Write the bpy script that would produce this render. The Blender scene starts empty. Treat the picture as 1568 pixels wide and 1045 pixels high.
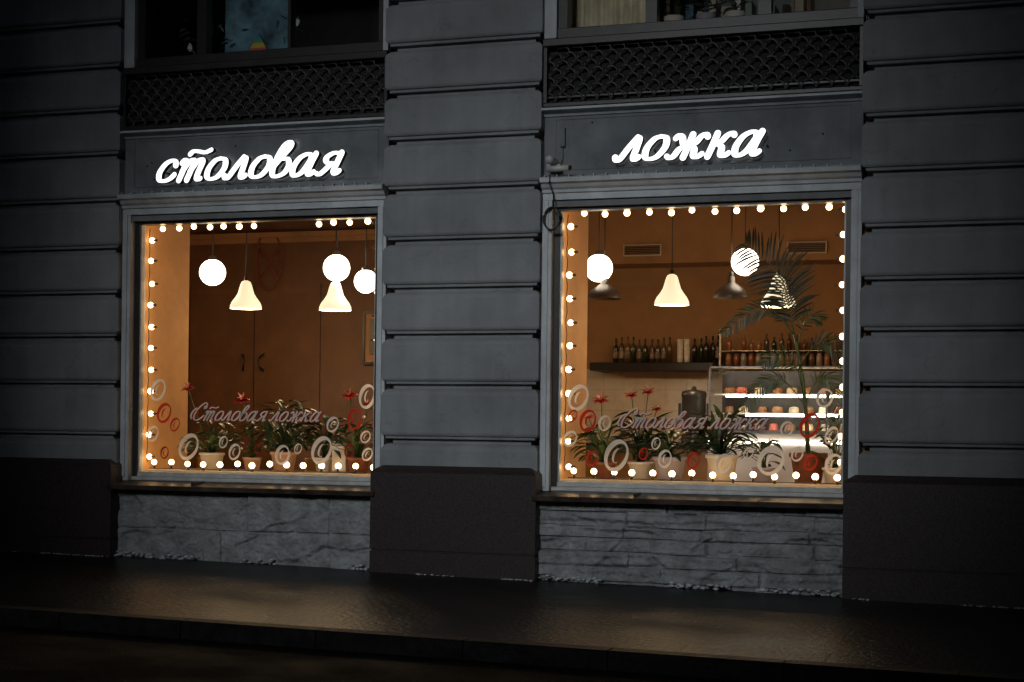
import bpy, math, random
from mathutils import Vector, Matrix, noise
random.seed(7)
S=bpy.context.scene
S.view_settings.view_transform='Standard'; S.view_settings.look='None'; S.view_settings.exposure=0
R=random.random
def U(a,b): return a+(b-a)*random.random()

# ------------------------------------------------------------------ materials
def new_mat(name):
    m=bpy.data.materials.new(name); m.use_nodes=True
    nt=m.node_tree; return m,nt,nt.nodes['Principled BSDF']
def pmat(name,col,rough=.6,scale=0,amt=.25,bump=0,bscale=None,metal=0,streak=0,col2=None,spec=.5,rvar=0,detail=4,crack=0,slab=0):
    m,nt,b=new_mat(name)
    b.inputs['Base Color'].default_value=(*col,1); b.inputs['Roughness'].default_value=rough
    b.inputs['Metallic'].default_value=metal; b.inputs['Specular IOR Level'].default_value=spec
    N=nt.nodes.new; L=nt.links.new
    if scale:
        tc=N('ShaderNodeTexCoord'); n=N('ShaderNodeTexNoise'); n.inputs['Scale'].default_value=scale; n.inputs['Detail'].default_value=detail
        n.inputs['Roughness'].default_value=.65
        L(tc.outputs['Object'],n.inputs['Vector'])
        r=N('ShaderNodeValToRGB'); c2=col2 or tuple(c*(1-amt*1.6) for c in col)
        r.color_ramp.elements[0].position=.32; r.color_ramp.elements[1].position=.68
        r.color_ramp.elements[0].color=(*c2,1); r.color_ramp.elements[1].color=(*[min(1,c*(1+amt*.4)) for c in col],1)
        L(n.outputs['Fac'],r.inputs['Fac'])
        last=r.outputs['Color']
        def mult(fac_socket_color,f):
            nonlocal last
            mx=N('ShaderNodeMix'); mx.data_type='RGBA'; mx.blend_type='MULTIPLY'; mx.inputs[0].default_value=f
            L(last,mx.inputs[6]); L(fac_socket_color,mx.inputs[7]); last=mx.outputs[2]
        if streak:
            mp=N('ShaderNodeMapping'); mp.inputs['Scale'].default_value=(4,4,.35); L(tc.outputs['Object'],mp.inputs['Vector'])
            n2=N('ShaderNodeTexNoise'); n2.inputs['Scale'].default_value=1.6; n2.inputs['Detail'].default_value=4; L(mp.outputs[0],n2.inputs['Vector'])
            r2=N('ShaderNodeValToRGB'); r2.color_ramp.elements[0].position=.30; r2.color_ramp.elements[0].color=(.6,.6,.6,1)
            r2.color_ramp.elements[1].position=.62; r2.color_ramp.elements[1].color=(1,1,1,1)
            L(n2.outputs['Fac'],r2.inputs['Fac']); mult(r2.outputs['Color'],streak)
        if crack:
            nw=N('ShaderNodeTexNoise'); nw.inputs['Scale'].default_value=3; L(tc.outputs['Object'],nw.inputs['Vector'])
            ad=N('ShaderNodeVectorMath'); ad.operation='MULTIPLY_ADD'; ad.inputs[1].default_value=(.5,.5,.5); L(nw.outputs['Color'],ad.inputs[0]); L(tc.outputs['Object'],ad.inputs[2])
            vo=N('ShaderNodeTexVoronoi'); vo.feature='DISTANCE_TO_EDGE'; vo.inputs['Scale'].default_value=.9; L(ad.outputs[0],vo.inputs['Vector'])
            r3=N('ShaderNodeValToRGB'); r3.color_ramp.elements[0].position=0; r3.color_ramp.elements[0].color=(.35,.35,.35,1); r3.color_ramp.elements[1].position=.005; r3.color_ramp.elements[1].color=(1,1,1,1)
            L(vo.outputs['Distance'],r3.inputs['Fac']); mult(r3.outputs['Color'],crack)
        L(last,b.inputs['Base Color'])
        if rvar:
            mr=N('ShaderNodeMapRange'); mr.inputs[1].default_value=.35; mr.inputs[2].default_value=.65
            mr.inputs[3].default_value=max(.05,rough-rvar); mr.inputs[4].default_value=min(1,rough+rvar)
            n3=N('ShaderNodeTexNoise'); n3.inputs['Scale'].default_value=scale*.35; n3.inputs['Detail'].default_value=3; L(tc.outputs['Object'],n3.inputs['Vector'])
            L(n3.outputs['Fac'],mr.inputs[0]); L(mr.outputs[0],b.inputs['Roughness'])
        if bump:
            nb=N('ShaderNodeTexNoise'); nb.inputs['Scale'].default_value=bscale or scale*3; nb.inputs['Detail'].default_value=4
            L(tc.outputs['Object'],nb.inputs['Vector'])
            bp=N('ShaderNodeBump'); bp.inputs['Strength'].default_value=bump; bp.inputs['Distance'].default_value=.02
            L(nb.outputs['Fac'],bp.inputs['Height'])
            if slab:
                br=N('ShaderNodeTexBrick'); br.inputs['Scale'].default_value=1; br.inputs['Mortar Size'].default_value=.012; br.inputs['Brick Width'].default_value=.9; br.inputs['Row Height'].default_value=.6
                br.inputs['Color1'].default_value=(1,1,1,1); br.inputs['Color2'].default_value=(.8,.8,.8,1); br.inputs['Mortar'].default_value=(0,0,0,1)
                L(tc.outputs['Object'],br.inputs['Vector'])
                b2=N('ShaderNodeBump'); b2.inputs['Strength'].default_value=slab; b2.inputs['Distance'].default_value=.01
                L(br.outputs['Color'],b2.inputs['Height']); L(bp.outputs[0],b2.inputs['Normal']); L(b2.outputs[0],b.inputs['Normal'])
            else: L(bp.outputs[0],b.inputs['Normal'])
    return m
def emat(name,col,st,base=None,samp=True):
    m,nt,b=new_mat(name)
    b.inputs['Base Color'].default_value=(*(base or col),1)
    b.inputs['Emission Color'].default_value=(*col,1); b.inputs['Emission Strength'].default_value=st
    b.inputs['Roughness'].default_value=.5
    if not samp: m.cycles.emission_sampling='NONE'
    return m
plaster=pmat('painted_plaster',(.305,.320,.326),.85,.9,.20,.35,24,streak=.35,crack=.25)
trim=pmat('trim_paint',(.60,.64,.665),.6,2.5,.18,.25,25,streak=.35)
frieze=pmat('frieze_paint',(.235,.252,.262),.8,2.0,.25,.3,25,streak=.4)
granite=pmat('red_brown_granite',(.050,.035,.034),.5,110,.6,.08,140,rvar=.08,spec=.35)
lime=pmat('limestone',(.315,.328,.332),.9,6,.28,.8,28)
metald=pmat('dark_cast_metal',(.10,.095,.098),.5,20,.4,.2)
backd=pmat('grille_backing',(.012,.011,.012),.8)
sillm=pmat('brown_sill_metal',(.06,.042,.033),.45,6,.5,.2,rvar=.1,spec=.3)
framed=pmat('dark_frame',(.03,.025,.022),.4,8,.3)
framew=pmat('white_frame',(.6,.6,.58),.4,8,.2)
orange=pmat('orange_wall_paint',(.72,.41,.18),.8,3,.1)
brown=pmat('brown_wall_panel',(.37,.19,.072),.7,2.2,.15)
brownd=pmat('dark_brown_wall',(.16,.074,.029),.6,2.2,.2)
cream=pmat('cream_paint',(.6,.5,.36),.7,3,.1)
white=pmat('white_laminate',(.80,.76,.70),.5,3,.08)
ceilm=pmat('ceiling_paint',(.5,.36,.22),.9,3,.1)
floorm=pmat('interior_floor',(.15,.09,.05),.5,6,.3)
black=pmat('black_lacquer',(.015,.014,.014),.35,8,.3)
steel=pmat('steel',(.35,.34,.32),.3,9,.2,metal=.9)
steeld=pmat('dark_steel',(.10,.095,.09),.35,9,.2,metal=.7)
cord=pmat('cord',(.02,.02,.02),.5,9,.2)
gbulb=emat('warm_bulb',(1,.66,.32),9)
socket=pmat('bulb_socket',(.05,.04,.03),.5,9,.2)
globe_e=emat('globe_glass',(1,.86,.66),8)
bell_e=emat('lit_bell_shade',(1,.82,.52),.98,(.8,.78,.7),False)
belld=pmat('dark_bell_shade',(.07,.05,.035),.4,9,.2,spec=.7)
sign_e=emat('sign_face',(1,1,1),1.5)
sign_s=pmat('sign_side',(.03,.03,.035),.5,9,.2)
asph=pmat('wet_pavement',(.009,.0085,.008),.34,2.2,.4,.45,22,rvar=.05,spec=.10,slab=.5)
roadm=pmat('wet_asphalt',(.009,.009,.0095),.75,5,.4,.6,60,rvar=.12,spec=.06)
kerbm=pmat('granite_kerb',(.016,.0155,.015),.6,9,.5,.3,spec=.15)
groundm=pmat('ground_soil',(.05,.05,.045),.9,.5,.3)
slush=pmat('grey_slush',(.60,.62,.64),.8,14,.4,.6)
leafg=pmat('leaf_green',(.06,.13,.032),.4,14,.4)
leafd=pmat('leaf_dark',(.026,.062,.02),.4,14,.4)
palmg=pmat('palm_green',(.06,.115,.03),.45,9,.4)
palmd=pmat('palm_dark',(.016,.032,.012),.5,9,.4)
red=pmat('red_flower',(.75,.05,.035),.5,14,.3)
terra=pmat('terracotta',(.30,.10,.05),.7,9,.3)
potw=pmat('white_pot',(.75,.68,.58),.4,6,.1)
potl=pmat('lavender_pot',(.42,.38,.45),.4,6,.1)
potp=pmat('peach_pot',(.65,.40,.27),.5,6,.1)
soil=pmat('soil',(.03,.02,.012),.9,30,.4)
def decal(name,c):
    m=bpy.data.materials.new(name); m.use_nodes=True; nt=m.node_tree; nt.nodes.clear(); N=nt.nodes.new; L=nt.links.new
    o=N('ShaderNodeOutputMaterial'); d=N('ShaderNodeBsdfDiffuse'); t=N('ShaderNodeBsdfTranslucent'); x=N('ShaderNodeMixShader')
    tc=N('ShaderNodeTexCoord'); n=N('ShaderNodeTexNoise'); n.inputs['Scale'].default_value=6; r=N('ShaderNodeValToRGB')
    r.color_ramp.elements[0].color=(*[k*.75 for k in c],1); r.color_ramp.elements[1].color=(*c,1)
    L(tc.outputs['Object'],n.inputs[0]); L(n.outputs['Fac'],r.inputs[0]); L(r.outputs[0],d.inputs[0]); L(r.outputs[0],t.inputs[0])
    x.inputs[0].default_value=.5; L(d.outputs[0],x.inputs[1]); L(t.outputs[0],x.inputs[2]); L(x.outputs[0],o.inputs[0]); return m
dwhite=decal('white_vinyl',(.92,.92,.90)); dred=decal('red_vinyl',(.6,.05,.035)); ddred=decal('dark_red_vinyl',(.3,.03,.03))
def glassmat(name,tint=(.93,.93,.93)):
    m=bpy.data.materials.new(name); m.use_nodes=True; nt=m.node_tree; nt.nodes.clear(); N=nt.nodes.new; L=nt.links.new
    o=N('ShaderNodeOutputMaterial'); t=N('ShaderNodeBsdfTransparent'); t.inputs[0].default_value=(*tint,1)
    g=N('ShaderNodeBsdfGlossy'); g.inputs['Roughness'].default_value=.01
    f=N('ShaderNodeFresnel'); f.inputs[0].default_value=1.5
    x=N('ShaderNodeMixShader'); L(f.outputs[0],x.inputs[0]); L(t.outputs[0],x.inputs[1]); L(g.outputs[0],x.inputs[2]); L(x.outputs[0],o.inputs[0]); return m
glass=glassmat('window_glass')
glass2=glassmat('case_glass',(.96,.97,.96))

# ------------------------------------------------------------------ mesh builder
class MB:
    def __init__(s): s.v=[]; s.f=[]; s.mi=[]; s.mats=[]; s.sm=[]
    def m(s,mat):
        if mat not in s.mats: s.mats.append(mat)
        return s.mats.index(mat)
    def add(s,vs,fs,mat,smooth=False):
        o=len(s.v); s.v+=[tuple(p) for p in vs]; k=s.m(mat)
        for f in fs: s.f.append([i+o for i in f]); s.mi.append(k); s.sm.append(smooth)
    def box(s,x0,x1,y0,y1,z0,z1,mat,bv=0):
        if bv:
            s.loft(x0,x1,y0,y1,[(z0,bv),(z0+bv,0),(z1-bv,0),(z1,bv)],mat); return
        vs=[(x,y,z) for z in (z0,z1) for y in (y0,y1) for x in (x0,x1)]
        s.add(vs,[(0,2,3,1),(4,5,7,6),(0,1,5,4),(2,6,7,3),(0,4,6,2),(1,3,7,5)],mat)
    def loft(s,x0,x1,y0,y1,levels,mat):
        vs=[];fs=[]
        for z,i in levels: vs+=[(x0+i,y0+i,z),(x1-i,y0+i,z),(x1-i,y1,z),(x0+i,y1,z)]
        n=len(levels)
        for k in range(n-1):
            for j in range(4): a=k*4+j; b=k*4+(j+1)%4; fs.append((a,b,b+4,a+4))
        fs.append((3,2,1,0)); fs.append(tuple((n-1)*4+j for j in range(4)))
        s.add(vs,fs,mat)
    def prof(s,x0,x1,pts,mat):
        n=len(pts); vs=[(x0,y,z) for y,z in pts]+[(x1,y,z) for y,z in pts]
        fs=[(j,(j+1)%n,(j+1)%n+n,j+n) for j in range(n)]+[tuple(range(n))[::-1],tuple(range(n,2*n))]
        s.add(vs,fs,mat)
    def tube(s,pts,r,mat,n=6,smooth=True):
        pts=[Vector(p) for p in pts]; vs=[];fs=[]; m=len(pts)
        for i,p in enumerate(pts):
            t=(pts[min(i+1,m-1)]-pts[max(i-1,0)]).normalized()
            up=Vector((0,0,1)) if abs(t.z)<.9 else Vector((1,0,0))
            a=t.cross(up).normalized(); b=t.cross(a); rr=r[i] if isinstance(r,(list,tuple)) else r
            for k in range(n): q=2*math.pi*k/n; vs.append(p+a*math.cos(q)*rr+b*math.sin(q)*rr)
        for i in range(m-1):
            for k in range(n): fs.append((i*n+k,i*n+(k+1)%n,(i+1)*n+(k+1)%n,(i+1)*n+k))
        fs.append(tuple(range(n))[::-1]); fs.append(tuple(range((m-1)*n,m*n)))
        s.add(vs,fs,mat,smooth)
    def lathe(s,c,prof,mat,n=16,smooth=True):
        vs=[];fs=[];m=len(prof)
        for r,z in prof:
            for k in range(n): q=2*math.pi*k/n; vs.append((c[0]+r*math.cos(q),c[1]+r*math.sin(q),c[2]+z))
        for i in range(m-1):
            for k in range(n): fs.append((i*n+k,i*n+(k+1)%n,(i+1)*n+(k+1)%n,(i+1)*n+k))
        s.add(vs,fs,mat,smooth)
    def sphere(s,c,r,mat,n=12,sz=1):
        h=max(4,n//2)
        s.lathe(c,[(r*math.sin(math.pi*i/h)+1e-5,-r*sz*math.cos(math.pi*i/h)) for i in range(h+1)],mat,n)
    def leaf(s,p,d,L,w,mat,droop=.5,fold=.25,seg=4):
        p=Vector(p); d=Vector(d).normalized(); up=Vector((0,0,1))
        side=d.cross(up)
        if side.length<.1: side=Vector((1,0,0))
        side.normalize(); vs=[];fs=[]
        q=p.copy()
        for i in range(seg+1):
            t=i/seg; ww=w*math.sin(math.pi*min(1,(t*.92+.04)))**.8*(1.15-.4*t)
            nrm=side.cross(d).normalized()
            vs+=[q-side*ww*.5+nrm*ww*fold,q,q+side*ww*.5+nrm*ww*fold]
            d=(d+Vector((0,0,-droop/seg))).normalized(); q=q+d*L/seg
        for i in range(seg):
            a=i*3; fs+=[(a,a+1,a+4,a+3),(a+1,a+2,a+5,a+4)]
        s.add(vs,fs,mat,True)
    def obj(s,name,parent=None):
        me=bpy.data.meshes.new(name); me.from_pydata(s.v,[],s.f); me.update()
        for m in s.mats: me.materials.append(m)
        me.polygons.foreach_set('material_index',s.mi); me.polygons.foreach_set('use_smooth',s.sm)
        o=bpy.data.objects.new(name,me); S.collection.objects.link(o)
        if parent: o.parent=parent
        return o
def empty(name):
    e=bpy.data.objects.new(name,None); S.collection.objects.link(e); return e

# ------------------------------------------------------------------ camera
cd=bpy.data.cameras.new('camera'); cam=bpy.data.objects.new('camera',cd); S.collection.objects.link(cam); S.camera=cam
cd.sensor_width=36; cd.lens=55.1; cd.shift_y=.0825; cd.shift_x=.001; cd.clip_end=800
cam.matrix_world=Matrix.Translation((4.313,-13,1.33))@Matrix.Rotation(math.radians(18.35),4,'Z')@Matrix.Rotation(math.radians(90),4,'X')@Matrix.Rotation(.012,4,'Z')

# ------------------------------------------------------------------ building
B=empty('shop_building')
zs=[.96,1.156,1.646,2.096,2.51,2.94,3.395,3.84,4.26,4.68,5.10,5.53,5.96]
piers=((-13,-3.963),(-1.23,.245),(2.98,13))
opens=((-3.963,-1.23),(.245,2.98))
for k,(a,b) in enumerate(piers):
    m=MB(); lv=[(.93,.0)]
    for z0,z1 in zip(zs,zs[1:]):
        if z0>1: lv+=[(z0+.002,.085),(z0+.044,.085),(z0+.046,.034),(z0+.068,.031),(z0+.074,.012),(z0+.088,.003),(z0+.10,0)]
        lv+=[(z1-.055,0),(z1-.036,.006),(z1-.014,.024),(z1,.045)]
    lv+=[(6.6,.02)]
    m.loft(a,b,0,.24,lv,plaster)
    m.obj('rusticated_pier_%d'%k,B)
    m=MB(); w0=.04 if k<2 else .10
    m.loft(a-w0,b+.03,-.13,.3,[(-.6,0),(.20,0),(.203,.012),(.215,.012),(.218,0),(.90,0),(.93,.03),(.962,.085)],granite)
    m.obj('granite_plinth_%d'%k,B)
m=MB()
for a,b in ((-13,-3.86),(-1.33,.36),(2.9,13)):
    m.box(a,b,.245,1.15,.0,4.0,orange)
m.obj('inner_wall',B)
m=MB()
m.box(-13,13,0.03,.5,6.12,6.75,plaster); m.prof(-13,13,[(-.25,6.95),(-.25,6.85),(-.1,6.75),(.5,6.75),(.5,6.95)],trim)
m.obj('upper_cornice',B)
m=MB(); m.box(-13,13,.5,9,6.95,7.05,framed); m.box(-13,13,8.8,9,-.5,6.95,plaster); m.box(-13,-12.8,.5,8.8,-.5,6.95,plaster); m.box(12.8,13,.5,8.8,-.5,6.95,plaster); m.obj('roof_and_rear_walls',B)

def cornice(m,a,b):
    m.prof(a,b,[(.12,4.03),(.085,4.03),(.07,4.05),(.02,4.062),(-.005,4.07),(-.005,4.09),(.10,4.105),(.12,4.105)],trim)
    m.prof(a,b,[(.12,3.30),(.07,3.30),(.07,3.355),(.05,3.36),(.045,3.385),(.02,3.40),(.0,3.43),(-.035,3.44),(-.04,3.475),(.0,3.49),(.10,3.51),(.12,3.51)],trim)
    m.box(a,b,.10,.24,3.243,3.302,frieze)
    x=a+.04
    while x<b-.06:
        m.box(x,x+.008,-.035,.06,3.477,3.503,trim); x+=.11
for k,(a,b) in enumerate(opens):
    m=MB(); cornice(m,a+.001,b-.001); m.obj('cornice_%d'%k,B)
    m=MB(); m.box(a,b,.10,.6,3.40,4.07,frieze)
    m.box(a+.10,b-.10,.093,.10,3.56,3.568,frieze); m.box(a+.10,b-.10,.093,.10,3.999,4.007,frieze)
    m.box(a+.10,a+.108,.093,.10,3.569,3.998,frieze); m.box(b-.108,b-.10,.093,.10,3.569,3.998,frieze)
    for q in range(8):
        xx=U(a+.15,b-.15); zz=U(3.6,3.98); m.sphere((xx,.098,zz),.009,backd,6)
    m.box(a,b,.24,.6,3.28,3.42,orange)
    m.obj('sign_frieze_%d'%k,B)
    m=MB()
    m.box(a,a+.085,.07,.24,.76,3.30,trim,.006); m.box(b-.085,b,.07,.24,.76,3.30,trim,.006)
    m.box(a+.03,a+.055,.055,.075,.80,3.29,trim); m.box(b-.055,b-.03,.055,.075,.80,3.29,trim)
    m.obj('side_trim_%d'%k,B)
    m=MB()
    m.box(a+.086,a+.135,.15,.25,.80,3.243,framed); m.box(b-.135,b-.086,.15,.25,.80,3.243,framed)
    m.box(a+.135,b-.135,.15,.25,3.215,3.243,framed)
    m.box(a+.086,b-.086,.14,.25,.765,.798,framew,.004); m.box(a+.135,b-.135,.16,.25,.799,.845,framew,.006)
    m.box(a+.136,a+.150,.17,.24,.845,3.215,framew); m.box(b-.150,b-.136,.17,.24,.845,3.215,framew)
    m.obj('window_frame_%d'%k,B)
    m=MB(); m.add([(a+.13,.22,.84),(b-.13,.22,.84),(b-.13,.22,3.22),(a+.13,.22,3.22)],[(0,1,2,3)],glass); m.obj('window_pane_%d'%k,B)
    m=MB(); m.prof(a-.0,b+.0 if k==0 else b-.10,[(.2,.70),(-.15,.685),(-.155,.72),(-.15,.728),(.14,.765),(.2,.765)],sillm)
    m.box(a+.9,a+.906,-.153,.1,.69,.768,sillm) ; m.obj('outer_sill_%d'%k,B)
    m=MB(); m.box(a+.1,b-.1,.251,.95,.78,.86,cream); m.box(a,b,.2,.6,-.3,.76,cream); m.obj('inner_sill_%d'%k,B)
    # limestone apron : real height field
    nx,nz=230,90; x0,x1=a+.02,b-.02; z0,z1=-.35,.70
    vs=[];fs=[]
    random.seed(21+k)
    rows=[-.35,-.02,.32,.70] if k==0 else [-.35,-.15,.0,.13,.25,.37,.47,.60,.70]
    cols={}
    for r in range(len(rows)-1):
        c=[x0]
        while c[-1]<x1: c.append(c[-1]+(U(.6,1.6) if k==0 else U(.3,1.2)))
        cols[r]=(c,[U(-.015,.015) for _ in c])
    for j in range(nz+1):
        z=z0+(z1-z0)*j/nz
        for i in range(nx+1):
            x=x0+(x1-x0)*i/nx
            wz=z+.012*noise.noise((x*2.2,z*2,k))
            r=max(t for t in range(len(rows)-1) if rows[t]<=max(wz,z0))
            r=min(r,len(rows)-2)
            dz=min(abs(wz-rows[r]),abs(rows[r+1]-wz)); c,off=cols[r]
            ci=max(t for t in range(len(c)) if c[t]<=x+1e-6); dx=min(abs(x-c[ci]),abs((c[ci+1] if ci+1<len(c) else 9)-x))
            jd=min(dz,dx); h=off[min(ci,len(off)-1)]
            if jd<.012: h-= (.018 if k==0 else .028)*(1-jd/.012)
            e=noise.noise((x*2.3,z*4.5,5+k)); f=noise.noise((x*9,z*14,9)); g=noise.noise((x*28,z*34,2))
            h+= .012*f+.009*g
            sp=max(0,e+(.32-z)*.55-.05)
            h-= .035*min(1,sp*9)*(.6+.6*abs(f))
            if k==1: h+=.014*math.sin(z*85+3*noise.noise((x*3,z*3,0)))*max(0,noise.noise((x*1.5,z*5,7))+.3)
            vs.append((x,-.015-h,z))
    for j in range(nz):
        for i in range(nx): q=j*(nx+1)+i; fs.append((q,q+1,q+nx+2,q+nx+1))
    m=MB(); m.add(vs,fs,lime,False); m.obj('limestone_apron_%d'%k,B)
random.seed(11)
for k,(a,b) in enumerate(opens):
    m=MB()
    m.box(a,b,.13,.6,4.07,4.74,backd)
    m.box(a,b,.03,.13,4.63,4.70,framed,.008); m.box(a,b,.05,.13,4.106,4.145,framed,.006)
    m.box(a,a+.03,.05,.13,4.146,4.629,framed); m.box(b-.03,b,.05,.13,4.146,4.629,framed)
    m.box(a+.03,b-.03,.085,.12,4.19,4.205,framed)
    sw=.125; sh=.070
    for r in range(7):
        zc=4.150+r*sh; off=(r%2)*sw/2
        x=a+.04-sw/2+off
        while x<b-.03:
            pts=[]
            for q in range(9):
                t=q/8; px=x+sw*t; pz=zc+sh*1.1*math.sqrt(max(0,1-(2*t-1)**2))
                if a+.03<px<b-.03 and pz<4.632: pts.append((px,.078-.008*(r%2),pz))
            if len(pts)>2: m.tube(pts,.0085,metald,5,True)
            x+=sw
    m.obj('balcony_grille_%d'%k,B)
    m=MB()
    m.box(a,a+.11,.06,.24,4.705,6.12,trim,.006); m.box(b-.05,b,.06,.24,4.705,6.12,trim)
    m.box(a+.11,b-.05,.10,.24,4.705,4.80,framed,.006); m.box(a+.11,a+.19,.12,.24,4.80,6.1,framed); m.box(b-.12,b-.05,.12,.24,4.80,6.1,framed)
    muls=((-3.22,.10),(-2.27,.03),) if k==0 else ((1.13,.10),(2.10,.11))
    for x,w_ in muls: m.box(x,x+w_,.13,.24,4.80,6.1,framed,.006)
    m.box(a+.19,b-.12,.13,.24,5.55,5.62,framed); m.obj('upper_window_frame_%d'%k,B)
    m=MB(); m.add([(a+.1,.2,4.78),(b-.1,.2,4.78),(b-.1,.2,6.1),(a+.1,.2,6.1)],[(0,1,2,3)],glass); m.obj('upper_pane_%d'%k,B)
    m=MB(); m.box(a-.3,b+.3,.6,2.0,4.6,4.74,framed); m.box(a-.3,b+.3,2.0,2.1,4.6,6.4,framed); m.box(a-.4,a-.3,.3,2.1,4.6,6.4,framed); m.box(b+.3,b+.4,.3,2.1,4.6,6.4,framed); m.box(a-.4,b+.4,.3,2.1,6.3,6.4,framed)
    m.obj('upper_room_%d'%k,B)
m=MB()
m.box(-7,7,.6,5.4,-.05,.02,floorm); m.box(-12.7,12.7,.3,8.8,3.85,3.95,ceilm)
m.box(-7,-1.6,4.1,4.3,.02,3.85,brownd); m.box(-1.7,-1.5,4.3,5.0,.02,3.85,brown); m.box(-1.6,7,5.0,5.2,.02,3.85,brown)
m.box(-7.2,-7,.6,5.2,.02,3.85,orange); m.box(5.5,5.7,1.15,5.2,.02,3.85,orange)
m.box(-1.5,5.5,4.4,5.0,3.2,3.85,brown); m.box(-1.5,5.5,4.385,4.4,3.19,3.21,brown)
m.box(-7,-1.6,4.02,4.1,3.50,3.56,brown); m.box(-7,-1.6,3.98,4.1,3.56,3.62,brown)
for x in (-5.55,-4.663,-3.78): m.box(x,x+.006,4.092,4.1,.1,3.0,black)
m.obj('interior_shell',B)
tile=pmat('pale_tile',(.78,.68,.56),.35,5,.1)
m=MB()
for i in range(22):
    for j in range(7): m.box(-1.0+i*.25,-1.0+i*.25+.247,4.985,5.0,.3+j*.245,.3+j*.245+.242,tile)
m.obj('tile_splashback',B)

# ------------------------------------------------------------------ lettering
def cr(pts,n=7):
    P=[pts[0]]+list(pts)+[pts[-1]]; out=[]
    for i in range(1,len(P)-2):
        p0,p1,p2,p3=P[i-1],P[i],P[i+1],P[i+2]
        for k in range(n):
            t=k/n
            out.append(tuple(.5*((2*p1[c])+(-p0[c]+p2[c])*t+(2*p0[c]-5*p1[c]+4*p2[c]-p3[c])*t*t+(-p0[c]+3*p1[c]-3*p2[c]+p3[c])*t**3) for c in (0,1)))
    out.append(tuple(pts[-1])); return out
G={
'с':(.88,[[(.68,.76),(.60,.95),(.42,.99),(.20,.82),(.07,.42),(.16,.07),(.40,.0),(.62,.10),(.76,.30)]]),
'т':(1.22,[[(.04,.84),(.14,1.0),(.22,.88),(.20,.4),(.16,.0)],[(.18,.40),(.34,.86),(.50,.99),(.58,.84),(.55,.4),(.51,.0)],[(.53,.40),(.70,.86),(.86,.99),(.95,.84),(.91,.35),(.93,.06),(1.02,.0),(1.10,.06)],
      [(.28,1.26),(.40,1.40),(.64,1.38),(.92,1.32),(1.16,1.44)]]),
'о':(.90,[[(.48,.99),(.26,.88),(.10,.50),(.16,.10),(.38,.0),(.62,.12),(.78,.52),(.70,.90),(.46,.99)]]),
'л':(.98,[[(.0,.12),(.08,.0),(.20,.06),(.38,.56),(.58,1.0)],[(.58,1.0),(.66,.92),(.68,.5),(.69,.10),(.78,.0),(.90,.12)]]),
'в':(.88,[[(.12,.52),(.30,.90),(.50,1.30),(.52,1.54),(.40,1.62),(.24,1.42),(.13,.9),(.10,.35),(.20,.04),(.42,.0),(.65,.16),(.73,.5),(.60,.80),(.38,.82)]]),
'а':(1.06,[[(.72,.78),(.62,.96),(.44,.99),(.20,.80),(.08,.38),(.16,.04),(.34,.0),(.54,.2),(.72,.78)],[(.84,1.0),(.77,.55),(.75,.14),(.85,.0),(1.0,.14)]]),
'я':(1.0,[[(.84,.99),(.79,.5),(.76,.14),(.86,.0),(1.0,.14)],[(.82,.95),(.54,.99),(.32,.84),(.30,.64),(.48,.50),(.78,.50)],[(.54,.48),(.36,.18),(.20,.0),(.06,.06)]]),
'ж':(1.44,[[(.76,1.0),(.74,.5),(.70,.0)],[(.16,.86),(.26,.99),(.40,.90),(.53,.60),(.72,.52)],[(.66,.50),(.45,.38),(.33,.08),(.20,.0),(.08,.08)],[(1.34,.88),(1.24,.99),(1.10,.90),(.96,.62),(.76,.52)],[(.84,.50),(1.0,.36),(1.06,.06),(1.20,.0),(1.36,.14)]]),
'к':(1.0,[[(.22,1.0),(.20,.5),(.16,.0)],[(.86,.90),(.76,.99),(.60,.88),(.44,.60),(.22,.50)],[(.36,.54),(.56,.38),(.62,.06),(.76,.0),(.90,.12)]]),
'С':(1.35,[[(1.15,1.35),(1.05,1.75),(.75,1.85),(.35,1.4),(.15,.75),(.28,.15),(.65,.0),(1.0,.2),(1.25,.5)],[(1.15,1.35),(.98,1.25),(.95,1.5)],[(.0,.2),(-.2,.5),(-.15,1.0),(.1,1.3)]]),
' ':(.5,[])}
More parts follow.
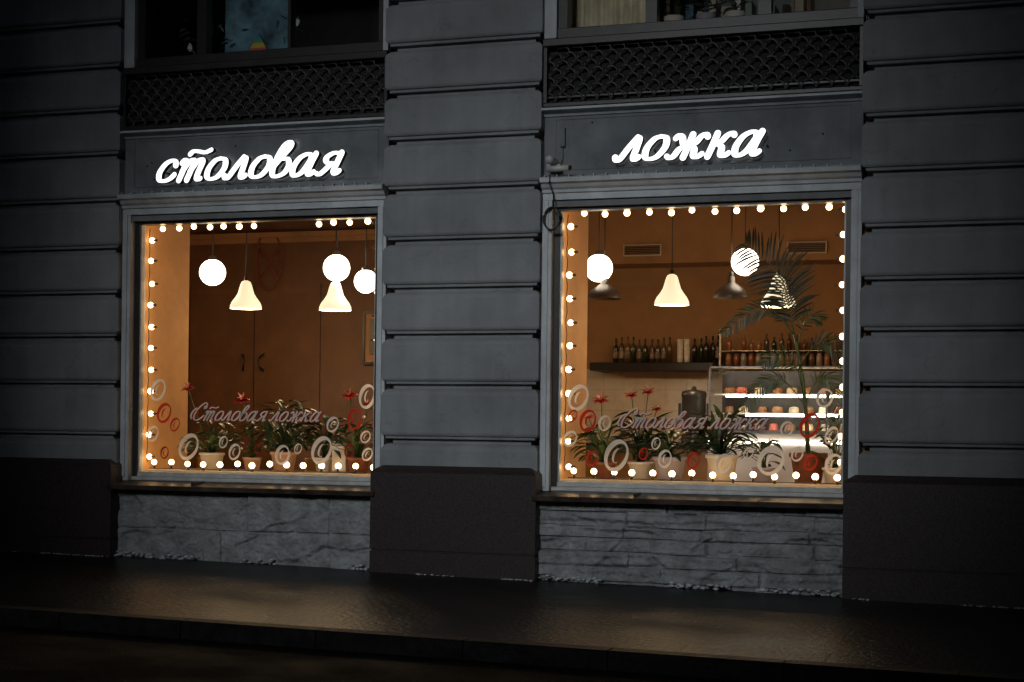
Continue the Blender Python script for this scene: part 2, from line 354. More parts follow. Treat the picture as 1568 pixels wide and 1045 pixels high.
def script_text(m,txt,x0,x1,zb,xh,y,w0,depth,face,side,slant=.32):
    tot=sum(G[c][0] for c in txt); sx=(x1-x0-slant*xh)/tot; cx=0; si=0
    for c in txt:
        for st in G[c][1]:
            pts=[(x0+(cx+p[0])*sx+slant*p[1]*xh, zb+p[1]*xh) for p in cr(st)]
            yy=y-.0011*(si%7); si+=1; n=len(pts); Lf=[];Rt=[]
            for i,p in enumerate(pts):
                q0=pts[max(0,i-1)]; q1=pts[min(n-1,i+1)]; tx,tz=q1[0]-q0[0],q1[1]-q0[1]; l=math.hypot(tx,tz) or 1; tx/=l; tz/=l
                w=w0*(.62+.50*abs(tz)**1.5)*.5
                Lf.append((p[0]-tz*w,p[1]+tx*w)); Rt.append((p[0]+tz*w,p[1]-tx*w))
                if i in (0,n-1):
                    K=12; o=[(p[0]+w*math.cos(2*math.pi*k/K),p[1]+w*math.sin(2*math.pi*k/K)) for k in range(K)]
                    ye=yy-.0004-(.0003 if i else 0)
                    m.add([(a_,ye,b_) for a_,b_ in o],[tuple(range(K))],face)
                    if depth: m.add([(a_,ye,b_) for a_,b_ in o]+[(a_,yy+depth,b_) for a_,b_ in o],[(k,(k+1)%K,(k+1)%K+K,k+K) for k in range(K)],side)
            vs=[(p[0],yy,p[1]) for p in Lf]+[(p[0],yy,p[1]) for p in Rt]
            m.add(vs,[(i,i+1,n+i+1,n+i) for i in range(n-1)],face)
            if depth:
                m.add([(p[0],yy,p[1]) for p in Lf]+[(p[0],yy+depth,p[1]) for p in Lf],[(i,i+1,n+i+1,n+i) for i in range(n-1)],side)
                m.add([(p[0],yy,p[1]) for p in Rt]+[(p[0],yy+depth,p[1]) for p in Rt],[(i,i+1,n+i+1,n+i) for i in range(n-1)],side)
        cx+=G[c][0]
for txt,x0,x1,zb in (('столовая',-3.58,-1.61,3.60),('ложка',.90,2.22,3.61)):
    sg=empty('illuminated_shop_sign')
    m=MB(); script_text(m,txt,x0,x1,zb,.19,.012,.053,.055,sign_e,sign_s,slant=.38); m.obj('letters',sg)
    m=MB(); x=x0+.1
    while x<x1: m.tube([(x,.06,zb+.08),(x,.10,zb+.08)],.008,sign_s,6); x+=.24
    m.obj('standoffs',sg)
# ------------------------------------------------------------------ decals on glass
def ring(m,x,z,rx,rz,mat,tilt=.25,y=.205):
    K=30; vs=[]; fs=[]
    ct,st=math.cos(-tilt),math.sin(-tilt)
    def P(a,b): return (x+a*ct-b*st, y, z+a*st+b*ct)
    for k in range(K+1):
        q=2*math.pi*k/K
        hx,hz=.66*rx*math.cos(q),.80*rz*math.sin(q); c2,s2=math.cos(-.22),math.sin(-.22)
        vs+=[P(rx*math.cos(q),rz*math.sin(q)),P(hx*c2-hz*s2+.05*rx,hx*s2+hz*c2)]
    for k in range(K): fs.append((2*k,2*k+1,2*k+3,2*k+2))
    m.add(vs,fs,mat)
    pts=[(.28*rx*math.cos(q)+.05*rx,.46*rz*math.sin(q)) for q in [1.2+i*.36 for i in range(13)]]
    vs=[];fs=[]
    for i,(a,b) in enumerate(pts):
        w=.10*rx*math.sin(math.pi*(i+.5)/13)
        vs+=[P(a-w,b),P(a+w,b)]
    for i in range(12): fs.append((2*i,2*i+1,2*i+3,2*i+2))
    m.add(vs,fs,mat)
W_,D_,K_=dwhite,dred,ddred
rings=[[(-3.64,1.63,.08,.11,W_),(-3.57,1.41,.075,.10,D_),(-3.30,1.09,.10,.135,W_),(-2.93,1.14,.045,.06,W_),(-2.81,1.05,.06,.08,W_),(-2.69,1.15,.04,.05,K_),(-2.31,1.03,.075,.095,W_),(-2.15,1.09,.04,.05,W_),(-1.91,1.08,.10,.135,W_),(-1.80,1.32,.06,.075,W_),(-1.58,1.37,.075,.10,D_),(-1.63,1.08,.05,.065,K_),(-1.46,1.58,.08,.115,W_),(-1.47,1.21,.05,.06,W_),(-3.69,1.21,.06,.08,W_),(-3.56,1.03,.045,.06,K_),(-2.55,1.09,.05,.06,K_),(-1.45,1.05,.05,.065,W_),(-3.45,1.30,.05,.07,D_)],
[(.55,1.58,.09,.12,W_),(.64,1.38,.075,.10,D_),(.68,1.05,.05,.07,D_),(.90,1.08,.105,.145,W_),(.79,1.36,.055,.07,W_),(1.14,1.10,.04,.055,D_),(1.25,1.19,.04,.055,W_),(1.33,1.06,.06,.08,W_),(1.58,1.05,.055,.075,D_),(1.84,1.03,.065,.085,W_),(2.24,1.06,.11,.13,W_),(2.37,1.33,.055,.065,W_),(2.56,1.36,.08,.11,D_),(2.46,1.12,.05,.065,W_),(2.57,1.05,.055,.07,D_),(2.76,1.04,.07,.09,W_),(2.68,1.59,.07,.08,W_),(.48,1.22,.06,.075,W_),(2.05,1.12,.04,.055,W_),(2.74,1.28,.05,.08,W_),(.50,1.42,.04,.06,D_)]]
for rl,x0,x1,zt in zip(rings,(-3.28,.91),(-1.90,2.23),(1.345,1.325)):
    dc=empty('window_decals')
    m=MB()
    for r in rl: ring(m,*r,tilt=U(.15,.5))
    m.obj('oval_spoon_marks',dc)
    m=MB(); script_text(m,'Столовая ложка',x0,x1,zt,.088,.204,.016,0,dwhite,dwhite,slant=.5)
    script_text(m,'Столовая ложка',x0+.005,x1+.005,zt-.005,.088,.216,.019,0,ddred,ddred,slant=.5)
    m.obj('script_lettering',dc)
# ------------------------------------------------------------------ string lights
def seq(a,b,st,gap=None):
    n=round(abs(b-a)/st); out=[a+(b-a)*i/n for i in range(n+1)]
    return [v for v in out if not(gap and gap[0]<v<gap[1])]
for i,(xl,xr,zt,zb,gap) in enumerate(((-3.79,-1.41,3.195,.93,(-2.62,-2.18)),(.43,2.81,3.20,.93,None))):
    pb=[(x,zt,0,-1) for x in seq(xl+.12,xr-.12,.166 if i==0 else .187,gap)]
    pb+=[(xl,z,-1,0) for z in seq(zt-.11,zb+.05,.205)]
    pb+=[(x,zb,0,1) for x in seq(xl+.06,xr-.03,.178)]
    pb+=[(xr,z,1,0) for z in seq(zt-.02,zb+.12,.215)]
    e=empty('string_lights'); m=MB(); c=MB(); y=.32
    for (x,z,dx,dz) in pb:
        x+=U(-.010,.010); z+=U(-.010,.010)
        m.sphere((x,y+U(-.01,.01),z),U(.026,.030),gbulb,12)
        c.tube([(x-dx*.02,y,z-dz*.02),(x-dx*.06,y,z-dz*.06)],.012,socket,6)
    m.obj('bulbs',e)
    c.tube([(x,.32,zt+.045+.008*math.sin(x*33)) for x in seq(xl-.02,xr+.02,.04)],.004,cord,5)
    c.tube([(xl-.03+.006*math.sin(z*30),.32,z) for z in seq(zt,zb,.05)],.004,cord,5)
    c.tube([(xr+.025+.006*math.sin(z*30),.32,z) for z in seq(zt,zb,.05)],.004,cord,5)
    c.tube([(x,.32,zb-.055) for x in seq(xl,xr,.1)],.004,cord,5)
    c.obj('cable_and_sockets',e)
# ------------------------------------------------------------------ pendants
def point(name,loc,en,col,r,parent):
    l=bpy.data.lights.new(name,'POINT'); l.energy=en; l.color=col; l.shadow_soft_size=r
    o=bpy.data.objects.new(name,l); S.collection.objects.link(o); o.location=loc; o.parent=parent
warm=(1,.67,.34)
for x,z,r in ((-4.18,2.96,.143),(-2.70,2.98,.143),(-2.36,2.83,.125),(.18,2.92,.14),(1.653,2.95,.135)):
    e=empty('globe_pendant_lamp'); m=MB(); m.sphere((x,2.2,z),r,globe_e,24); m.obj('globe',e)
    m=MB(); m.lathe((x,2.2,z+r-.012),[(.045,0),(.045,.03),(.02,.05),(.006,.055)],steel); m.tube([(x,2.2,z+r+.03),(x,2.2,3.85)],.005,cord,6); m.lathe((x,2.2,3.80),[(.001,-.01),(.05,0),(.05,.05)],steel); m.obj('cord_and_cap',e)
bp_out=[(.172,0),(.168,.035),(.150,.075),(.115,.12),(.088,.165),(.075,.21),(.062,.255),(.048,.29),(.02,.305),(.001,.307)]
for x,z,lit in ((-3.77,2.56,1),(-2.71,2.53,1),(.93,2.54,1),(1.98,2.51,1),(.24,2.61,0),(1.52,2.60,0)):
    e=empty('bell_pendant_lamp'); m=MB()
    if lit: prof=bp_out+[(.001,.30),(.04,.282),(.066,.21),(.108,.12),(.160,.035),(.166,.0)]
    else: prof=[(.176,0),(.176,.012),(.160,.05),(.125,.09),(.070,.13),(.040,.15),(.034,.21),(.001,.215),(.001,.2),(.03,.14),(.12,.08),(.17,.0)]
    m.lathe((x,2.2,z),prof,bell_e if lit else belld,28); m.obj('shade',e)
    m=MB(); h=.305 if lit else .21
    m.lathe((x,2.2,z+h-.01),[(.022,0),(.022,.05),(.006,.06)],black); m.tube([(x,2.2,z+h+.04),(x,2.2,3.85)],.0055,cord,6)
    if lit: m.sphere((x,2.2,z+.10),.04,potw,10)
    m.lathe((x,2.2,3.80),[(.001,-.01),(.055,0),(.055,.05)],black)
    m.obj('cord_and_bulb',e)
    if lit: point('lamp_light',(x,2.2,z-.03),23,warm,.08,e)
# ------------------------------------------------------------------ interior furniture
e=empty('bottle_shelf'); m=MB()
m.box(-.57,.88,4.6,4.98,1.98,2.075,black,.006); m.obj('board',e)
gl=[pmat('bottle_%d'%i,c,.15,9,.2,spec=.8) for i,c in enumerate([(.10,.05,.02),(.03,.04,.015),(.02,.015,.012),(.16,.07,.03),(.09,.07,.04)])]
labm=pmat('bottle_label',(.30,.22,.14),.6,20,.5)
def bottle(m,x,y,z,h,r,mat,lab=True):
    m.lathe((x,y,z),[(.001,0),(r,0),(r,h*.58),(r*.85,h*.66),(r*.36,h*.76),(r*.33,h*.95),(r*.40,h*.955),(r*.40,h),(.001,h)],mat,10)
    if lab: m.lathe((x,y,z),[(r*1.02,h*.18),(r*1.02,h*.45)],labm,10)
m=MB(); x=-.30
while x<.40: bottle(m,x,4.75+U(-.03,.03),2.076,U(.27,.31),.033,gl[random.choice([0,1,3,4])],R()<.7); x+=.072
x=.64
while x<.98: bottle(m,x,4.75+U(-.03,.03),2.076,U(.25,.31),.033,gl[random.choice([1,2,2])],R()<.3); x+=.068
m.obj('bottles',e)
m=MB()
for x in (.47,.55):
    for i in range(5): m.lathe((x,4.74,2.076+i*.045),[(.001,0),(.030,0),(.037,.09),(.001,.09)],potw,10)
m.obj('cup_stacks',e)
e=empty('glassware_shelf'); m=MB(); m.box(.99,3.4,4.6,4.98,2.0,2.03,steel); m.box(.95,3.4,4.6,4.98,2.20,2.205,steel); m.box(.95,.97,4.6,4.62,2.03,2.45,steel); m.obj('board',e)
m=MB(); x=1.04
jar=[pmat('jar_%d'%i,c,.2,9,.3,spec=.8) for i,c in enumerate([(.45,.2,.10),(.35,.12,.06),(.5,.4,.3),(.2,.1,.05)])]
while x<3.3:
    m.lathe((x,4.72,2.031),[(.001,0),(.034,0),(.036,.11),(.028,.13),(.028,.15),(.001,.15)],random.choice(jar),10)
    if R()<.8: bottle(m,x,4.74,2.206,U(.13,.2),.028,random.choice(gl+jar),False)
    x+=.085
m.obj('jars',e)
def vent(x0,x1,z0,z1):
    e=empty('air_vent')
    m=MB(); m.box(x0,x1,4.35,4.40,z0,z0+.012,cream); m.box(x0,x1,4.35,4.40,z1-.012,z1,cream); m.box(x0,x0+.012,4.35,4.40,z0+.012,z1-.012,cream); m.box(x1-.012,x1,4.35,4.40,z0+.012,z1-.012,cream)
    m.box(x0+.012,x1-.012,4.39,4.399,z0+.012,z1-.012,black)
    z=z0+.022
    while z<z1-.02: m.box(x0+.012,x1-.012,4.36,4.385,z,z+.005,brown); z+=.02
    m.obj('grille',e)
vent(-.12,.32,3.275,3.405); vent(1.74,2.17,3.26,3.39)
e=empty('pastry_display_case'); m=MB()
m.box(1.27,3.6,2.40,3.15,.02,1.28,white); m.box(1.25,3.6,2.37,3.2,1.28,1.31,steel)
for x in (1.27,2.42): m.box(x,x+.018,2.40,2.42,1.31,1.90,steel)
m.prof(1.27,1.288,[(2.40,1.90),(2.46,1.94),(3.15,1.94),(3.15,1.925),(2.465,1.925),(2.415,1.895)],steel)
m.box(1.27,3.6,2.455,2.475,1.926,1.944,steel); m.box(1.27,3.6,3.12,3.15,1.31,1.92,steeld)
for z in (1.47,1.66): m.box(1.30,3.58,2.55,3.1,z,z+.012,white)
m.obj('cabinet',e)
m=MB(); m.add([(1.28,2.405,1.31),(3.6,2.405,1.31),(3.6,2.405,1.90),(1.28,2.405,1.90)],[(0,1,2,3)],glass2); m.add([(1.28,2.405,1.90),(3.6,2.405,1.90),(3.6,2.46,1.932),(1.28,2.46,1.932)],[(0,1,2,3)],glass2); m.add([(1.275,2.41,1.31),(1.275,3.1,1.31),(1.275,3.1,1.925),(1.275,2.46,1.925)],[(0,1,2,3)],glass2); m.obj('case_glass',e)
strip=emat('case_light_strip',(1,.90,.72),14)
m=MB()
for z,xa in ((1.45,1.62),(1.64,1.42)): m.box(xa,3.56,2.52,2.545,z,z+.022,strip)
m.box(1.27,3.6,2.385,2.397,1.19,1.205,strip)
m.obj('light_strips',e)
cakes=[pmat('cake_%d'%i,c,.6,20,.3) for i,c in enumerate([(.6,.45,.25),(.3,.14,.06),(.7,.6,.45),(.5,.12,.08)])]
m=MB()
for z in (1.312,1.483,1.673):
    x=1.42
    while x<3.5:
        r=U(.03,.06); m.lathe((x,U(2.65,2.8),z),[(.001,0),(r*1.4,0),(r*1.4,.006),(r,.008),(r,.05),(r*.8,.065),(.001,.07)],random.choice(cakes),12); x+=U(.13,.19)
m.obj('pastries',e)
m=MB(); m.box(-1.3,1.24,2.6,3.2,.02,1.12,brown); m.box(-1.32,1.245,2.56,3.22,1.12,1.16,black,.005); m.obj('shop_counter')
e=empty('coffee_urn'); m=MB(); c=(1.02,2.9,1.16)
m.lathe(c,[(.001,0),(.13,0),(.13,.03),(.125,.05),(.125,.48),(.13,.49),(.13,.52),(.12,.545),(.03,.56),(.02,.59),(.001,.60)],steeld,20); m.tube([(1.02,2.78,1.28),(1.02,2.72,1.28),(1.02,2.72,1.24)],.012,black,6)
m.box(.86,.885,2.88,2.92,1.45,1.58,black); m.box(1.155,1.18,2.88,2.92,1.45,1.58,black); m.obj('urn_body',e)
e=empty('framed_picture'); m=MB(); x0,x1,z0,z1=-3.21,-2.84,2.03,2.66
for a in ((x0,x1,z0,z0+.03),(x0,x1,z1-.03,z1),(x0,x0+.03,z0+.03,z1-.03),(x1-.03,x1,z0+.03,z1-.03)): m.box(a[0],a[1],4.05,4.09,a[2],a[3],black)
m.box(x0+.03,x1-.03,4.07,4.085,z0+.03,z1-.03,brown); m.box(x0+.09,x1-.09,4.062,4.069,z0+.12,z1-.09,black); m.sphere(((x0+x1)/2,4.062,2.40),.045,cream,10); m.obj('frame',e)
e=empty('cupboard_handle'); m=MB()
for x,s in ((-4.80,1),(-4.52,-1)): m.tube([(x,4.08,2.16),(x+.03*s,4.03,2.12),(x+.045*s,4.02,2.06),(x+.03*s,4.03,2.0),(x,4.08,1.96)],.012,black,6)
m.obj('handles',e)
e=empty('crossed_red_hoop'); m=MB(); rr=pmat('dull_red_paint',(.22,.04,.02),.6,9,.3)  # dull red tubes: a hoop with two crossed bars
m.tube([(-4.43+.17*math.cos(q*math.pi/12),4.0,3.28+.36*math.sin(q*math.pi/12)) for q in range(25)],.010,rr,5)
m.tube([(-4.55,3.99,3.42),(-4.30,3.99,3.05)],.010,rr,5); m.tube([(-4.30,3.985,3.42),(-4.55,3.985,3.05)],.010,rr,5); m.obj('hoop',e)
for cx,cy in ((-3.4,2.2),(-2.3,2.6)):
    e=empty('cafe_table'); m=MB(); m.lathe((cx,cy,0),[(.001,.74),(.36,.74),(.37,.755),(.36,.77),(.001,.77)],brown,24); m.tube([(cx,cy,.04),(cx,cy,.74)],.03,black,8); m.lathe((cx,cy,.02),[(.001,.03),(.2,.02),(.22,0)],black,20); m.obj('table',e)
    e=empty('cafe_chair'); m=MB(); x=cx-.65; m.box(x-.2,x+.2,cy-.2,cy+.2,.44,.48,black,.008)
    for a in (-.18,.16):
        for b2 in (-.18,.16): m.box(x+a,x+a+.025,cy+b2,cy+b2+.025,.02,.44,black)
    m.box(x-.2,x-.175,cy-.18,cy+.18,.70,.95,brown,.006); m.box(x-.2,x-.18,cy-.18,cy-.15,.48,.70,black); m.box(x-.2,x-.18,cy+.15,cy+.18,.48,.70,black); m.obj('chair',e)
# ------------------------------------------------------------------ plants
def pot(m,x,y,z,r,h,mat):
    m.lathe((x,y,z),[(.001,0),(r*.72,0),(r*.95,h*.85),(r*1.05,h*.86),(r*1.05,h),(r*.93,h),(r*.90,h*.9),(.001,h*.9)],mat,22)
    m.lathe((x,y,z+h*.91),[(.001,0),(r*.9,0)],soil,16)
def plant(name,x,y,r,h,mat,top,spread,n,L=.17,w=.055,flowers=(),leafm=None):
    e=empty(name); m=MB(); pot(m,x,y,.86,r,h,mat); m.obj('pot',e)
    m=MB(); z0=.86+h*.95
    for i in range(n):
        az=U(0,2*math.pi); t=R()**.7; el=U(.15,1.35)
        dr=Vector((math.cos(az)*math.cos(el)*spread,math.sin(az)*math.cos(el)*min(spread,.28),math.sin(el)*(top-z0))) * (.35+.6*t)
        p=Vector((x,y,z0))+dr
        if p.y<.40: p.y=.40+R()*.05
        m.tube([(x+U(-.02,.02),y,z0-.02),(x+dr.x*.45,y+dr.y*.4,z0+dr.z*.7),p],.0035,leafm or leafg,4)
        d=Vector((math.cos(az),math.sin(az)*.6,U(-.1,.9)))
        if p.y+d.normalized().y*L<.36: d.y=abs(d.y)*.3
        m.leaf(p,d,L*U(.7,1.25),w*U(.8,1.3),(leafm or leafg) if R()<.6 else random.choice([leafd,leafg]),U(.4,1.3),U(.1,.3))
    m.obj('leaves',e)
    if flowers:
        m=MB()
        for fx,fz,s in flowers:
            fy=y-.03
            m.tube([(x,y,z0),((x*.4+fx*.6),fy,(z0+fz)/2+.04),(fx,fy,fz-.02)],.0045,leafg,5)
            for q in range(9):
                a=q*.7; m.leaf((fx,fy,fz-.01),(math.cos(a),-.3+math.sin(a)*.4,.4+.5*math.sin(a)),s*U(.9,1.3),s*.95,red,.4,.15,3)
            m.tube([(fx,fy-.01,fz),(fx+.01,fy-.02,fz+s*.8)],.005,cream,5)
        m.obj('flowers',e)
plant('potted_anthurium',-3.28,.62,.12,.17,potw,1.38,.24,46,flowers=((-3.53,1.66,.065),(-3.45,1.42,.04)))
plant('potted_anthurium',-2.86,.66,.09,.13,potp,1.34,.18,26,flowers=((-2.95,1.55,.085),))
plant('potted_peace_lily',-2.52,.66,.13,.19,potp,1.58,.33,110,L=.2,w=.05,leafm=leafd)
plant('potted_peace_lily',-2.12,.72,.10,.14,potw,1.45,.2,45,leafm=leafd)
plant('potted_anthurium',-1.72,.62,.11,.15,terra,1.42,.24,44,flowers=((-1.80,1.60,.075),(-1.62,1.52,.05),(-1.52,1.33,.05)))
plant('potted_anthurium',.68,.64,.10,.15,terra,1.42,.22,50,flowers=((.65,1.57,.075),(.54,1.42,.045)))
plant('potted_anthurium',1.0,.68,.11,.16,potw,1.52,.26,80,flowers=((.92,1.62,.06),(1.07,1.65,.065),(1.15,1.50,.05)),leafm=leafd)
plant('potted_houseplant',1.28,.62,.145,.21,potl,1.35,.24,44,leafm=leafd)
plant('potted_peace_lily',1.755,.58,.14,.24,potw,1.46,.30,110,L=.19,w=.055,leafm=leafd)
plant('potted_houseplant',2.10,.70,.10,.13,potl,1.28,.16,22)
plant('potted_houseplant',2.72,.68,.11,.14,potw,1.45,.18,26)
e=empty('napkin_holder'); m=MB(); m.box(-2.0,-1.84,.60,.66,.861,.88,steel); m.box(-1.99,-1.85,.61,.65,.88,1.14,potw,.004); m.obj('napkins',e)
e=empty('potted_palm'); m=MB(); pot(m,2.47,.82,.861,.16,.26,terra); m.obj('pot',e)
m=MB(); m.tube([(2.47,.82,1.08),(2.45,.84,1.4),(2.41,.87,1.75),(2.36,.9,2.0),(2.31,.9,2.22)],[.022,.019,.016,.013,.010],palmg,7)
def frond(pts,L,n=24,start=.22,w=.014,mt=None):
    P=[]
    pts=[Vector(p) for p in pts]
    Q=[pts[0]]+pts+[pts[-1]]
    for i in range(1,len(Q)-2):
        for k in range(8):
            t=k/8; p0,p1,p2,p3=Q[i-1:i+3]
            P.append(.5*((2*p1)+(-p0+p2)*t+(2*p0-5*p1+4*p2-p3)*t*t+(-p0+3*p1-3*p2+p3)*t**3))
    P.append(pts[-1]); N=len(P)
    m.tube(P,[.007*(1-.65*i/N) for i in range(N)],palmg,5)
    for j in range(n):
        t=start+(1-start)*j/(n-1); f=t*(N-1); i=min(int(f),N-2); p=P[i].lerp(P[i+1],f-i); tg=(P[i+1]-P[i]).normalized()
        side=tg.cross(Vector((0,-1,.15))).normalized()
        ln=L*(math.sin(math.pi*(.18+.74*(t-start)/(1-start)))**.7)
        for sgn in (1,-1):
            d=(side*sgn*.85+tg*.75+Vector((0,U(-.25,.2),U(-.12,.06)))).normalized()
            q=p.copy(); L0=ln*U(.8,1.12); vs=[]; fs=[]; dd=d.copy(); tw=U(-.6,.6)
            for s_ in range(5):
                tt=s_/4; ww=w*math.sin(math.pi*min(1,tt*.9+.07))**.7
                sd_=dd.cross(Vector((0,-1,tw))).normalized()
                vs+=[q-sd_*ww*.5,q+sd_*ww*.5]; dd=(dd+Vector((0,0,-.16))).normalized(); q=q+dd*L0/4
            for s_ in range(4): fs.append((2*s_,2*s_+1,2*s_+3,2*s_+2))
            m.add(vs,fs,mt or (palmg if R()<.6 else palmd),True)
frond([(2.31,.9,2.2),(2.27,.92,2.45),(2.16,.95,2.72),(1.88,.95,2.98)],.34,30,.12,.021,palmd)
frond([(2.33,.9,2.15),(2.15,.85,2.36),(1.95,.82,2.36),(1.72,.8,2.18)],.15,20,.35,.014)
frond([(2.38,.9,1.9),(2.52,.9,2.08),(2.66,.92,2.06),(2.78,.95,1.85)],.17,18,.25)
frond([(2.42,.86,1.55),(2.25,.8,1.75),(2.08,.75,1.72),(1.90,.72,1.52)],.15,18,.3)
frond([(2.42,.86,1.6),(2.36,.8,1.86),(2.22,.75,1.96),(2.08,.72,1.90)],.15,16,.3)
frond([(2.43,.86,1.55),(2.55,.8,1.76),(2.66,.75,1.72),(2.74,.72,1.50)],.16,18,.25)
frond([(2.35,.9,2.05),(2.40,.95,2.25),(2.46,1.0,2.34),(2.54,1.05,2.30)],.14,14,.25)
frond([(2.33,.9,2.12),(2.24,.95,2.3),(2.2,1.0,2.5),(2.24,1.0,2.66)],.16,14,.3,.014,palmd)
m.obj('trunk_and_fronds',e)
# ------------------------------------------------------------------ small things on the facade
e=empty('security_camera'); m=MB()
m.tube([(.36,.05,3.62),(.36,-.10,3.62),(.36,-.14,3.62)],.032,framew,10); m.box(.30,.42,.0,.09,3.55,3.60,framew,.006); m.tube([(.33,-.08,3.545),(.53,-.10,3.545)],.026,framew,10); m.tube([(.53,-.10,3.545),(.55,-.10,3.545)],.02,black,10); m.obj('body',e)
e=empty('cable_coil'); m=MB()
for j in range(3):
    m.tube([(.345+(.072+.006*j)*math.cos(q*math.pi/10),.02+.012*j,3.13+(.10-.004*j)*math.sin(q*math.pi/10)) for q in range(21)],.007,black,6)
m.tube([(.36,.03,3.22),(.355,.03,3.34),(.34,-.045,3.42),(.345,-.05,3.5)],.006,black,6); m.obj('coil',e)
e=empty('junction_box'); m=MB(); m.box(.395,.44,.06,.10,3.76,3.93,frieze,.006); m.tube([(.417,.085,3.76),(.417,.085,3.66),(.40,.06,3.6)],.005,frieze,6); m.obj('box',e)
e=empty('blue_banner'); m=MB(); blu=pmat('blue_cloth',(.22,.42,.52),.8,4,.5); m.box(-3.08,-2.36,.42,.43,4.74,5.6,blu)
flw=pmat('white_petals',(.85,.85,.82),.6,9,.1)
for i in range(40):
    x=random.choice([-3.45,-3.0,-2.38])+U(-.12,.12); z=4.9+U(-.08,.3); m.leaf((x,.40,z),(U(-1,1),0,U(-1,1)),.08,.06,flw,.2,.1,3)
m.obj('cloth',e)
e=empty('paper_kite'); m=MB()
for i,c in enumerate([(.7,.12,.08),(.8,.55,.08),(.1,.5,.2),(.1,.3,.75)]):
    cm=pmat('kite_%d'%i,c,.7,9,.2); z=4.84+i*.05; k0=.11-.028*i; k1=.11-.028*(i+1)
    m.add([(-2.70-k0,.37,z),(-2.70+k0,.37,z),(-2.70+k1,.37,z+.049),(-2.70-k1,.37,z+.049)],[(0,1,2,3)],cm)
m.obj('kite',e)
e=empty('beige_curtain'); m=MB(); cm=pmat('curtain_cloth',(.85,.75,.52),.9,5,.2); vs=[];fs=[]
for i in range(61):
    x=.36+.75*i/60; y=.45+.02*math.sin(x*70)+.008*math.sin(x*31); vs+=[(x,y,4.76),(x,y,6.1)]
for i in range(60): fs.append((2*i,2*i+2,2*i+3,2*i+1))
m.add(vs,fs,cm,True); m.obj('cloth',e)
random.seed(5)
for x,h,mt in ((1.32,.20,potw),(1.60,.14,potl),(1.86,.17,potw)):
    e=empty('windowsill_plant'); m=MB(); m.lathe((x,.40,4.745),[(.001,0),(.07,0),(.09,.16),(.08,.16),(.001,.14)],mt,16); m.obj('pot',e)
    m=MB()
    for i in range(26):
        a=U(0,6.28); p=(x+U(-.05,.05),.40,4.9+U(0,h)); m.leaf(p,(math.cos(a),math.sin(a)*.3,U(.1,1)),.12,.04,leafg,.8,.2)
    m.obj('leaves',e)
e=empty('wall_shelf'); m=MB(); m.box(.9,2.6,1.0,1.39,4.96,5.0,cream)
for i in range(14): m.box(.95+i*.11,.95+i*.11+U(.03,.08),1.05,1.3,5.001,5.001+U(.12,.26),random.choice([blu,terra,potw,cream,leafg]))
m.box(2.25,2.27,1.0,1.99,4.74,5.6,cream)
m.obj('shelf',e)
# ------------------------------------------------------------------ ground
def sl(x): return -.0115*x
def strip_(name,y0,y1,z0,z1,mat,x0=-60,x1=60,n=60):
    m=MB(); vs=[];fs=[]
    for i in range(n+1):
        x=x0+(x1-x0)*i/n; vs+=[(x,y0,z0+sl(x)),(x,y1,z1+sl(x))]
    for i in range(n): fs.append((2*i,2*i+2,2*i+3,2*i+1))
    m.add(vs,fs,mat); return m
strip_('g',-300,300,-.20,-.20,groundm,-300,300,40).obj('ground')
strip_('sidewalk',-3.40,.2,-.045,.0,asph).obj('sidewalk')
m=MB()
x=-30
while x<30:
    L_=U(.9,1.1); x2=x+L_
    vs=[]
    for (yy,zz) in ((-3.56,-.25),(-3.56,-.055),(-3.545,-.042),(-3.402,-.042),(-3.402,-.25)):
        vs+=[(x+.004,yy,zz+sl(x)),(x2-.004,yy,zz+sl(x2))]
    m.add(vs,[(0,1,3,2),(2,3,5,4),(4,5,7,6),(6,7,9,8),(0,2,4,6,8),(9,7,5,3,1)],kerbm); x=x2
m.obj('kerb')
strip_('road',-15.0,-3.55,-.165,-.165,roadm).obj('road')
strip_('sidewalk',-20,-15,-.06,-.06,asph).obj('sidewalk')
m=MB(); random.seed(9)
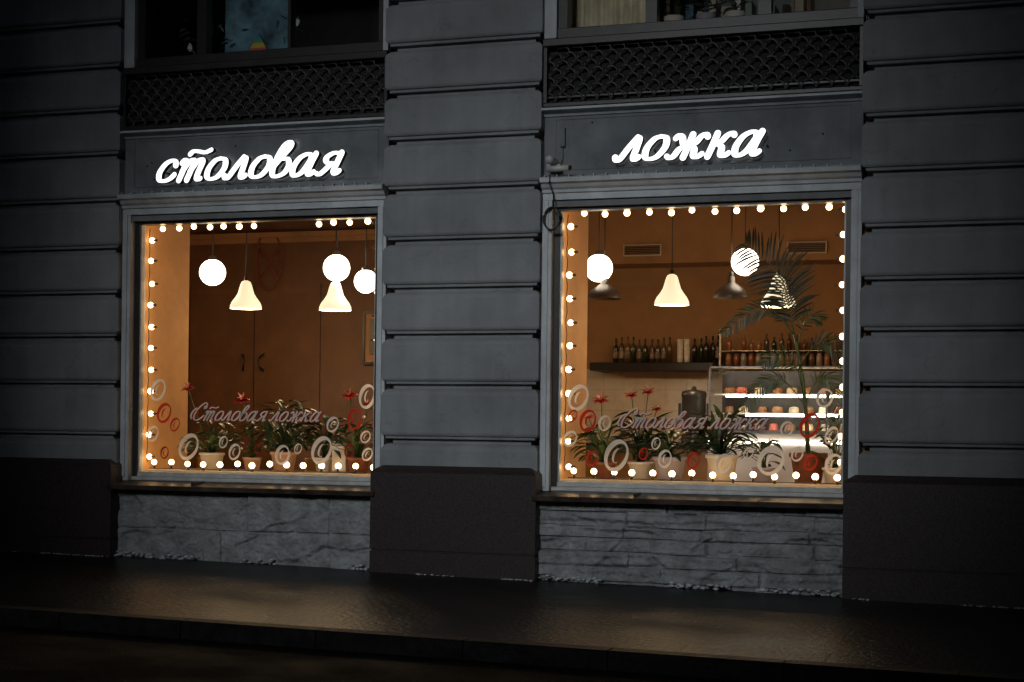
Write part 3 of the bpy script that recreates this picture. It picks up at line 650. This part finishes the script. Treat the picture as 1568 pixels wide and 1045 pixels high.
for i in range(800):
    x=U(-6,7)
    if noise.noise((x*1.3,0,3))<-.05: continue
    inb=any(a+.02<x<b-.02 for a,b in opens); yb=.0 if inb else -.135
    r=U(.008,.026)*(1.2 if inb else .6); m.sphere((x,yb-U(0,.05),sl(x)+.002+(U(0,.04) if inb else 0)),r,slush,6,.5)
m.obj('slush_crust')
# ------------------------------------------------------------------ added sun blockers in building form (unseen, behind the camera)
def opp(x0,x1,h):  # unseen block, added so the sun falls off towards the outer piers
    e=empty('unseen_sun_blocker'); m=MB(); m.box(x0,x1,-34,-21,-.4,h,plaster); m.box(x0,x1,-21.3,-20.95,h+.001,h+.3,trim); m.obj('walls',e)
    m=MB(); x=x0+1.2
    while x<x1-2:
        z=1.2
        while z<h-2.2: m.box(x,x+1.2,-20.99,-20.96,z,z+1.8,framed); m.box(x-.1,x+1.3,-20.99,-20.9,z-.12,z-.0,trim); z+=3.4
        x+=2.6
    m.obj('windows',e)
opp(-40,-2.7,19); opp(2.15,42,19)
e=empty('gap_sun_blocker'); m=MB(); m.box(-2.68,2.13,-33,-21.2,-.4,7.3,plaster); m.box(-2.68,2.13,-21.4,-21.05,7.301,7.55,trim); m.box(-1.4,1.0,-21.19,-21.1,-.2,3.2,framed); m.obj('lower_blocker',e)  # unseen low block, added to keep sun off pavement and wall foot
m=MB(); m.box(-2.68,2.13,-24,-21.1,12.9,17.5,plaster); m.box(-2.68,2.13,-24,-21.0,12.6,12.89,trim); m.obj('upper_blocker',e)  # unseen high block, added to cut the sun on the upper facade
# ------------------------------------------------------------------ light
w=bpy.data.worlds.new('World'); S.world=w; w.use_nodes=True
nt=w.node_tree; bg=nt.nodes['Background']; sky=nt.nodes.new('ShaderNodeTexSky'); sky.sky_type='NISHITA'; sky.sun_disc=False
EL=math.radians(20); sky.sun_elevation=EL; sky.sun_rotation=math.radians(180); sky.air_density=1.1
nt.links.new(sky.outputs[0],bg.inputs[0]); bg.inputs[1].default_value=.006
sd=bpy.data.lights.new('sun','SUN'); sd.energy=2.15; sd.angle=math.radians(15); sd.color=(.93,.97,1)
so=bpy.data.objects.new('sun',sd); S.collection.objects.link(so)
so.rotation_euler=Vector((0,-math.cos(EL),math.sin(EL))).to_track_quat('Z','Y').to_euler()
